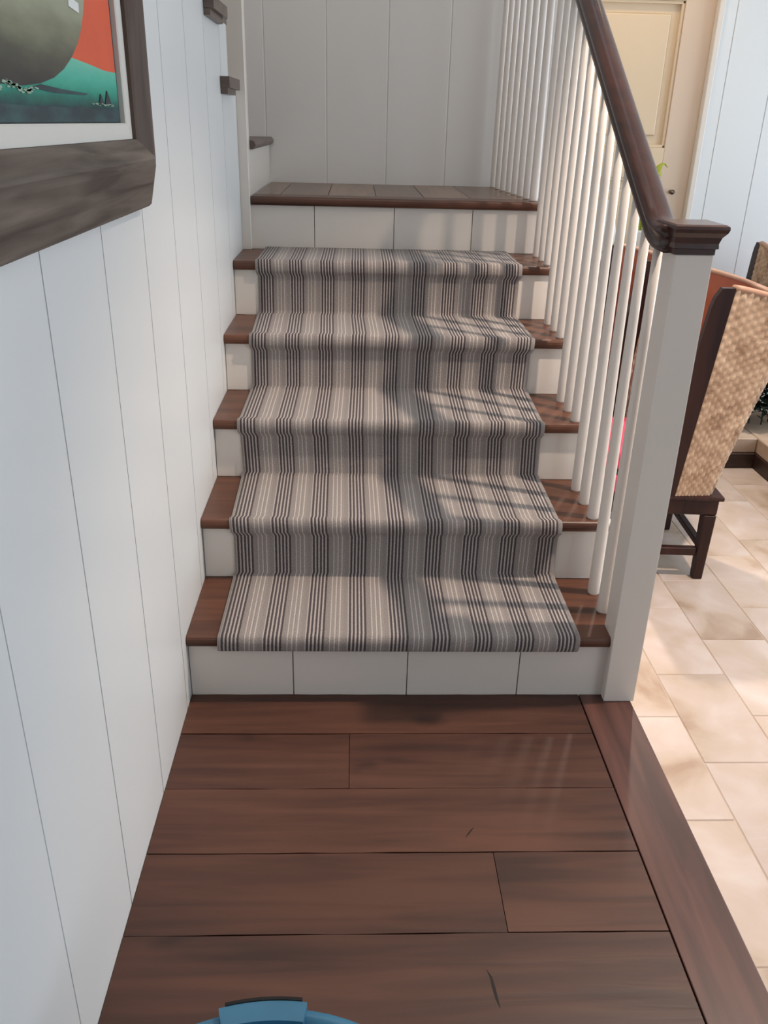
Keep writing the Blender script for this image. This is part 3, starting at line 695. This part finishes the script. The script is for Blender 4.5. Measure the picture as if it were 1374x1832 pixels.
# ------------------------------------------------------------------ woven dining chairs
def make_chair(name, label, group, cushion=True):
    """faces -x; origin on the floor at the near (-y) rear corner. local x: 0 = rear leg outer face, negative towards the seat front; local y: 0..0.46"""
    t = empty(name, label, 'chair', group)
    Wd = .46
    # curved back: plan runs from the near front edge, around the rear, to the far front edge
    def plan_raw(s):
        """s 0..1 around the barrel -> (x, y) at unit lean 0"""
        xf = -.165
        if s < .3:
            u = s / .3; return (xf + u * (.11), 0 + .012 * u)
        if s > .7:
            u = (1 - s) / .3; return (xf + u * .11, Wd - .012 * u)
        a = (s - .3) / .4 * math.pi
        return (xf + .11 + .055 * math.sin(a) ** .8, .012 + (Wd - .024) * (1 - math.cos(a)) / 2)
    TB = [0.0]
    for i in range(400): TB.append(TB[-1] + math.dist(plan_raw(i / 400), plan_raw((i + 1) / 400)))
    def plan(s):
        s = min(1, max(0, s)); d = s * TB[-1]; lo, hi = 0, 400
        while hi - lo > 1:
            md_ = (lo + hi) // 2
            if TB[md_] <= d: lo = md_
            else: hi = md_
        return plan_raw((lo + (d - TB[lo]) / max(1e-9, TB[hi] - TB[lo])) / 400)
    def surf(s, z, off=0.0):
        x, y = plan(s)
        e = 1e-3; x1, y1 = plan(min(1, s + e)); x0, y0 = plan(max(0, s - e))
        tx, ty = x1 - x0, y1 - y0; l = math.hypot(tx, ty) or 1
        nx, ny = ty / l, -tx / l                          # outward
        h = max(0, z - .33) / .72
        w = (x + .165) / .165                             # 0 at the front edge, 1 at the rear
        lean = (.075 * h) + w * .155 * h ** 1.25
        return Vector((x + lean + nx * off, y + ny * off, z))
    def top(s):
        w = (plan(s)[0] + .165) / .165
        return 1.055 - .075 * max(0, w) ** 1.2
    NS, NZ = 48, 40
    # seagrass: real woven relief, each cell is pushed in or out
    CORDS, ROWS = 58, 48
    def shell(name, off, m, relief, parent, ns, nz):
        bm = bmesh.new(); G = []; uvl = bm.loops.layers.uv.new('UVMap'); U = {}
        for i in range(ns + 1):
            s = i / ns; col = []
            for j in range(nz + 1):
                z = .335 + (top(s) - .335) * j / nz
                cu, rv_ = s * CORDS, j / nz * ROWS
                par = 1 if (int(cu) + int(rv_)) % 2 else -1
                r = relief * (abs(math.sin(math.pi * cu)) * (1.0 + .30 * par * abs(math.sin(math.pi * rv_))) - .5) if relief else 0
                v = bm.verts.new(surf(s, z, off + r)); U[v] = (cu, rv_); col.append(v)
            G.append(col)
        for i in range(ns):
            for j in range(nz):
                f = bm.faces.new([G[i][j], G[i + 1][j], G[i + 1][j + 1], G[i][j + 1]])
                cu = (i + .5) / ns * CORDS; rv_ = (j + .5) / nz * ROWS
                for lp in f.loops: lp[uvl].uv = (cu, rv_)
        return link(name, bm, m, parent, True)
    core = shell('back_lining', -.022, ORANGEW, 0, t, 24, 8)
    shell('woven_back', .003, WEAVE, .0065, t, CORDS * 4, ROWS * 3)
    # front uprights of the back, dark wood
    for s in (0, 1):
        bm = bmesh.new(); R = []
        n = 24
        for j in range(n + 1):
            z = .33 + (1.055 - .33) * j / n
            p = surf(s, z); taper = 1.0
            sy = 1 if s == 0 else -1
            d = .078 - .020 * (j / n)
            if j >= n - 1: d *= .93 if j == n - 1 else .70
            R.append([bm.verts.new(q) for q in ((p.x - d, p.y - .004 * sy, z), (p.x + .002, p.y - .004 * sy, z), (p.x + .002, p.y + .022 * sy, z), (p.x - d, p.y + .022 * sy, z))])
        for A, B in zip(R, R[1:]):
            for i in range(4): bm.faces.new([A[i], A[(i + 1) % 4], B[(i + 1) % 4], B[i]])
        bm.faces.new(R[0]); bm.faces.new(R[-1][::-1])
        link('upright', bm, CHAIRW, t)
    # terracotta top rail closing lining and weave
    bm = bmesh.new(); R = []
    for i in range(41):
        s = i / 40; z = top(s)
        c = surf(s, z, -.009)
        a = surf(s, z, .008) - surf(s, z, -.024); n = a.normalized()
        R.append([bm.verts.new(c + n * (.018 * math.cos(q)) + Vector((0, 0, .011 * math.sin(q)))) for q in [2 * math.pi * k / 8 for k in range(8)]])
    for A, B in zip(R, R[1:]):
        for i in range(8): bm.faces.new([A[i], A[(i + 1) % 8], B[(i + 1) % 8], B[i]])
    bm.faces.new(R[0]); bm.faces.new(R[-1][::-1])
    link('top_rail', bm, mat('warm_rim', (.42, .24, .16), .5) if 'warm_rim' not in bpy.data.materials else bpy.data.materials['warm_rim'], t, True)
    # base: legs, aprons, stretchers, seat
    D = .46; x1 = .0; x0 = -D
    for (lx, ly) in ((x1 - .045, 0), (x1 - .045, Wd - .045), (x0, 0), (x0, Wd - .045)):
        bm = bmesh.new(); v = []
        for z, k in ((0, .005), (.26, 0.0)):
            v.append([bm.verts.new(q) for q in ((lx + k, ly + k, z), (lx + .045 - k, ly + k, z), (lx + .045 - k, ly + .045 - k, z), (lx + k, ly + .045 - k, z))])
        for i in range(4): bm.faces.new([v[0][i], v[0][(i + 1) % 4], v[1][(i + 1) % 4], v[1][i]])
        bm.faces.new(v[0][::-1]); bm.faces.new(v[1])
        bmesh.ops.bevel(bm, geom=bm.edges[:], offset=.003, segments=1, affect='EDGES')
        link('leg', bm, CHAIRW, t)
    for b in ((x0, x1, 0.002, .040, .262, .318), (x0, x1, Wd - .040, Wd - .002, .262, .318), (x0 + .002, x0 + .040, .041, Wd - .041, .262, .318), (x1 - .040, x1 - .002, .041, Wd - .041, .262, .318)):
        link('apron', box_bm(*b, .003, 1), CHAIRW, t)
    link('base_moulding', box_bm(x0 - .006, x1 + .014, -.008, Wd + .008, .3185, .334, .005, 2), CHAIRW, t)
    for b in ((x0 + .046, x1 - .046, .008, .034, .095, .125), (x0 + .046, x1 - .046, Wd - .034, Wd - .008, .095, .125)): link('stretcher', box_bm(*b, .002, 1), CHAIRW, t)
    link('stretcher', box_bm(x1 - .036, x1 - .012, .046, Wd - .046, .115, .140, .002, 1), CHAIRW, t)
    link('seat_side', box_bm(x0, -.17, .012, Wd - .012, .3345, .40, .010, 2), PINK, t)
    link('seat_piping', box_bm(x0 - .004, -.155, .016, Wd - .016, .4002, .412, .005, 2), CHAR, t)
    link('seat', box_bm(x0 - .008, -.15, .024, Wd - .024, .4122, .482, .018, 3), PINK, t, True)
    return t
def copy_tree(o, parent=None):
    c = o.copy(); COL.objects.link(c)
    if parent: c.parent = parent
    for k in [q for q in bpy.data.objects if q.parent == o]: copy_tree(k, c)
    return c
c1 = make_chair('woven_chair', 'woven seagrass dining chair nearest the stairs, beside the white newel post', 'woven dining chairs')
c1.location = (1.702, .925, FZ); c1.rotation_euler = (0, 0, math.radians(-3))
c2 = copy_tree(c1); c2['label'] = 'woven dining chair seen between the balusters, behind the nearest chair'
c2.location = (1.635, 1.50, FZ); c2.rotation_euler = (0, 0, math.radians(2))
c3 = copy_tree(c1); c3['label'] = 'tan woven chair at the right edge, behind the dark green plants'
c3.location = (2.90, 2.62, FZ); c3.rotation_euler = (0, 0, math.radians(0)); c3.scale = (.93, .93, .93)
c3.rotation_euler = (0, 0, math.radians(-90)); c3.location = (2.52, 2.68, FZ)
# ------------------------------------------------------------------ raised planting ledge at the right, with dark plants
lg = empty('raised_ledge', 'low beige stone ledge on a dark wooden plinth at the right edge', 'ledge')
box('plinth', (1.95, 2.372, 2.05, 2.10, FZ + .0008, -.104), BASEW, lg, .003, 1)
box('plinth', (2.372, 2.40, .95, 2.10, FZ + .0008, -.104), BASEW, lg, .003, 1)
box('stone_front', (1.95, 2.376, 2.064, 2.5, -.1035, -.03), STONE, lg, .004, 1)
box('stone_side', (2.378, 3.4, .95, 2.5, -.1035, -.03), STONE, lg, .004, 1)
box('stone_core', (2.401, 3.4, .95, 2.5, FZ + .0008, -.104), GROUT, lg)
box('stone_core', (1.95, 2.40, 2.1005, 2.5, FZ + .0008, -.104), GROUT, lg)
def leafy(name, label, x0, x1, y0, y1, z0, z1, n, m, group=None, size=.05):
    bm = bmesh.new()
    for i in range(n):
        u = random.random(); c = Vector((random.uniform(x0, x1), random.uniform(y0, y1), z0 + .075 + (z1 - z0 - .075) * u))
        a = random.uniform(0, 6.28); b_ = random.uniform(-.7, .9); L = size * random.uniform(.7, 1.4); w = L * .32
        d = Vector((math.cos(a) * math.cos(b_), math.sin(a) * math.cos(b_), math.sin(b_))); s = d.cross(Vector((0, 0, 1))).normalized(); nn = s.cross(d)
        P = [c, c + d * L * .4 + s * w + nn * .004, c + d * L - nn * .008, c + d * L * .4 - s * w + nn * .004]
        mid = c + d * L * .45 - nn * .003
        v = [bm.verts.new(p) for p in P]; mv = bm.verts.new(mid)
        for i2 in range(4): bm.faces.new([v[i2], v[(i2 + 1) % 4], mv])
    root = empty(name, label, 'plant', group)
    f = link('foliage', bm, m, root); f['kind'] = 'stuff'
    bm = bmesh.new()
    for i in range(9):
        x = x0 + (x1 - x0) * (i + .5) / 9; y = (y0 + y1) / 2 + random.uniform(-.05, .05)
        bar_bm((x, y, z0 - .002 if False else z0), (x + random.uniform(-.04, .04), y + random.uniform(-.04, .04), z0 + (z1 - z0) * .9), .006, .006, bm)
    s_ = link('stems', bm, GRN, root)
    return root
leafy('leafy_plant', 'dark green bushy plant on the stone ledge beyond the nearest chair', 2.06, 2.57, 2.16, 2.46, -.0295, .52, 1800, GRN)
leafy('leafy_plant', 'dark green bushy plant on the stone ledge, cut by the right edge of the photo', 2.70, 3.15, 2.16, 2.46, -.0295, .55, 1300, GRN)

# ------------------------------------------------------------------ white sideboard, vase and green plant by the door
sb = empty('sideboard', 'white sideboard seen between the balusters in front of the cream door', 'sideboard')
box('body', (1.50, 2.02, 2.80, 3.10, FZ + .06, .695), WHITE, sb, .003, 1)
box('top', (1.48, 2.04, 2.77, 3.12, .696, .72), WHITE, sb, .003, 1)
for k in range(2):
    d = box('door', (1.51 + k * .255, 1.755 + k * .255, 2.786, 2.7995, FZ + .09, .67), WHITE, sb, .002, 1)
    h = link('knob', lathe_bm([(.004, 0), (.004, .012), (.010, .016), (.010, .022), (.004, .026)], 12), METAL, d, True)
    h.rotation_euler = (math.pi / 2, 0, 0); h.location = (.10 if k == 0 else -.10, -.0067, .1)
for x in (1.51, 1.97):
    for y in (2.81, 3.05): box('foot', (x, x + .04, y, y + .04, FZ + .0008, FZ + .0595), WHITE, sb)
vs = link('vase', lathe_bm([(.030, 0), (.045, .01), (.060, .06), (.062, .11), (.048, .165), (.026, .20), (.022, .235), (.030, .262), (.026, .262), (.018, .235), (.0, .19)], 24, cap=False), CERAM, None, True, (1.735, 2.92, .7205))
tag(vs, 'glossy white ceramic vase on the sideboard behind the balusters', 'vase')
pp = empty('potted_plant', 'small potted plant with yellow green leaves beside the cream door', 'plant', loc=(1.935, 2.92, .7205))
link('pot', lathe_bm([(.045, 0), (.060, .10), (.064, .105), (.064, .12), (.055, .12), (.05, .09)], 20), CERAM, pp, True)
for i, (a, h, l) in enumerate(((.2, .36, .16), (1.6, .30, .12), (2.9, .34, .13), (4.0, .28, .12), (5.2, .32, .12))):
    bm = bmesh.new(); prev = None
    for j in range(7):
        u = j / 6; r = .01 + l * u ** 2 * .55; z = .09 + h * math.sin(u * 1.9) / math.sin(1.57) ; w = .030 * math.sin(math.pi * min(1, u * .93 + .07)) + .002
        c = Vector((math.cos(a) * r, math.sin(a) * r, z)); s = Vector((-math.sin(a), math.cos(a), 0))
        cur = [bm.verts.new(c - s * w), bm.verts.new(c + Vector((0, 0, -.004))), bm.verts.new(c + s * w)]
        if prev:
            bm.faces.new([prev[0], prev[1], cur[1], cur[0]]); bm.faces.new([prev[1], prev[2], cur[2], cur[1]])
        prev = cur
    o = link('leaf', bm, LEAF, pp, True)
    o.modifiers.new('t', 'SOLIDIFY').thickness = .0015

# ------------------------------------------------------------------ blue tub at the bottom edge
tb = empty('blue_tub', 'blue plastic tub with a raised lip at the bottom edge of the photo', 'tub', loc=(.311, -1.3115, 0))
H = .292
link('body', lathe_bm([(.0, .0012), (.210, .0012), (.220, .01), (.256, H - .02), (.259, H - .012), (.267, H - .010), (.2705, H - .003), (.267, H), (.256, H - .001), (.250, H - .02), (.208, .012), (.0, .010)], 72, cap=False), BLUE, tb, True)
# raised pouring lip at the far side with a bristle strip behind it
def arc_piece(a0, a1, r0, r1, z0, z1, n=14):
    bm = bmesh.new(); R = []
    for i in range(n + 1):
        a = a0 + (a1 - a0) * i / n
        R.append([bm.verts.new((r * math.cos(a), r * math.sin(a), z)) for r, z in ((r0, z0), (r1, z0), (r1, z1), (r0, z1))])
    for A, B in zip(R, R[1:]):
        for i in range(4): bm.faces.new([A[i], A[(i + 1) % 4], B[(i + 1) % 4], B[i]])
    bm.faces.new(R[0]); bm.faces.new(R[-1][::-1])
    bmesh.ops.recalc_face_normals(bm, faces=bm.faces[:])
    return bm
a0, a1 = math.radians(81.6), math.radians(105.4)
lip = link('raised_lip', arc_piece(a0, a1, .245, .2715, H - .05, H + .011), BLUE, tb)
bm = arc_piece(a0 + .025, a1 - .03, .2718, .2760, H - .04, H + .0125); link('black_seal', bm, BLACK, tb)
rv = link('rivet', lathe_bm([(.0, 0), (.006, 0), (.006, .003), (.0, .004)], 14, cap=False), BLUED, tb, True, (.2475 * math.cos(math.radians(103.6)), .2425 * math.sin(math.radians(103.6)), H - .002)); rv.rotation_euler = (math.pi / 2, 0, 0)

# ------------------------------------------------------------------ recessed ceiling lamps
for i, (x, y, z) in enumerate(LAMPS):
    c = empty('ceiling_lamp', ['recessed round ceiling lamp above the foot of the stairs', 'recessed round ceiling lamp above the woven chairs'][i], 'lamp', 'recessed ceiling lamps', loc=(x, y, 2.998))
    link('trim_ring', lathe_bm([(.060, 0), (.078, 0), (.078, -.008), (.060, -.012), (.060, 0)], 24, cap=False), LAMPT, c, True)
    link('lamp_disc', lathe_bm([(.0, -.002), (.058, -.002), (.058, -.001), (.0, -.001)], 24, cap=False), LAMPM, c)
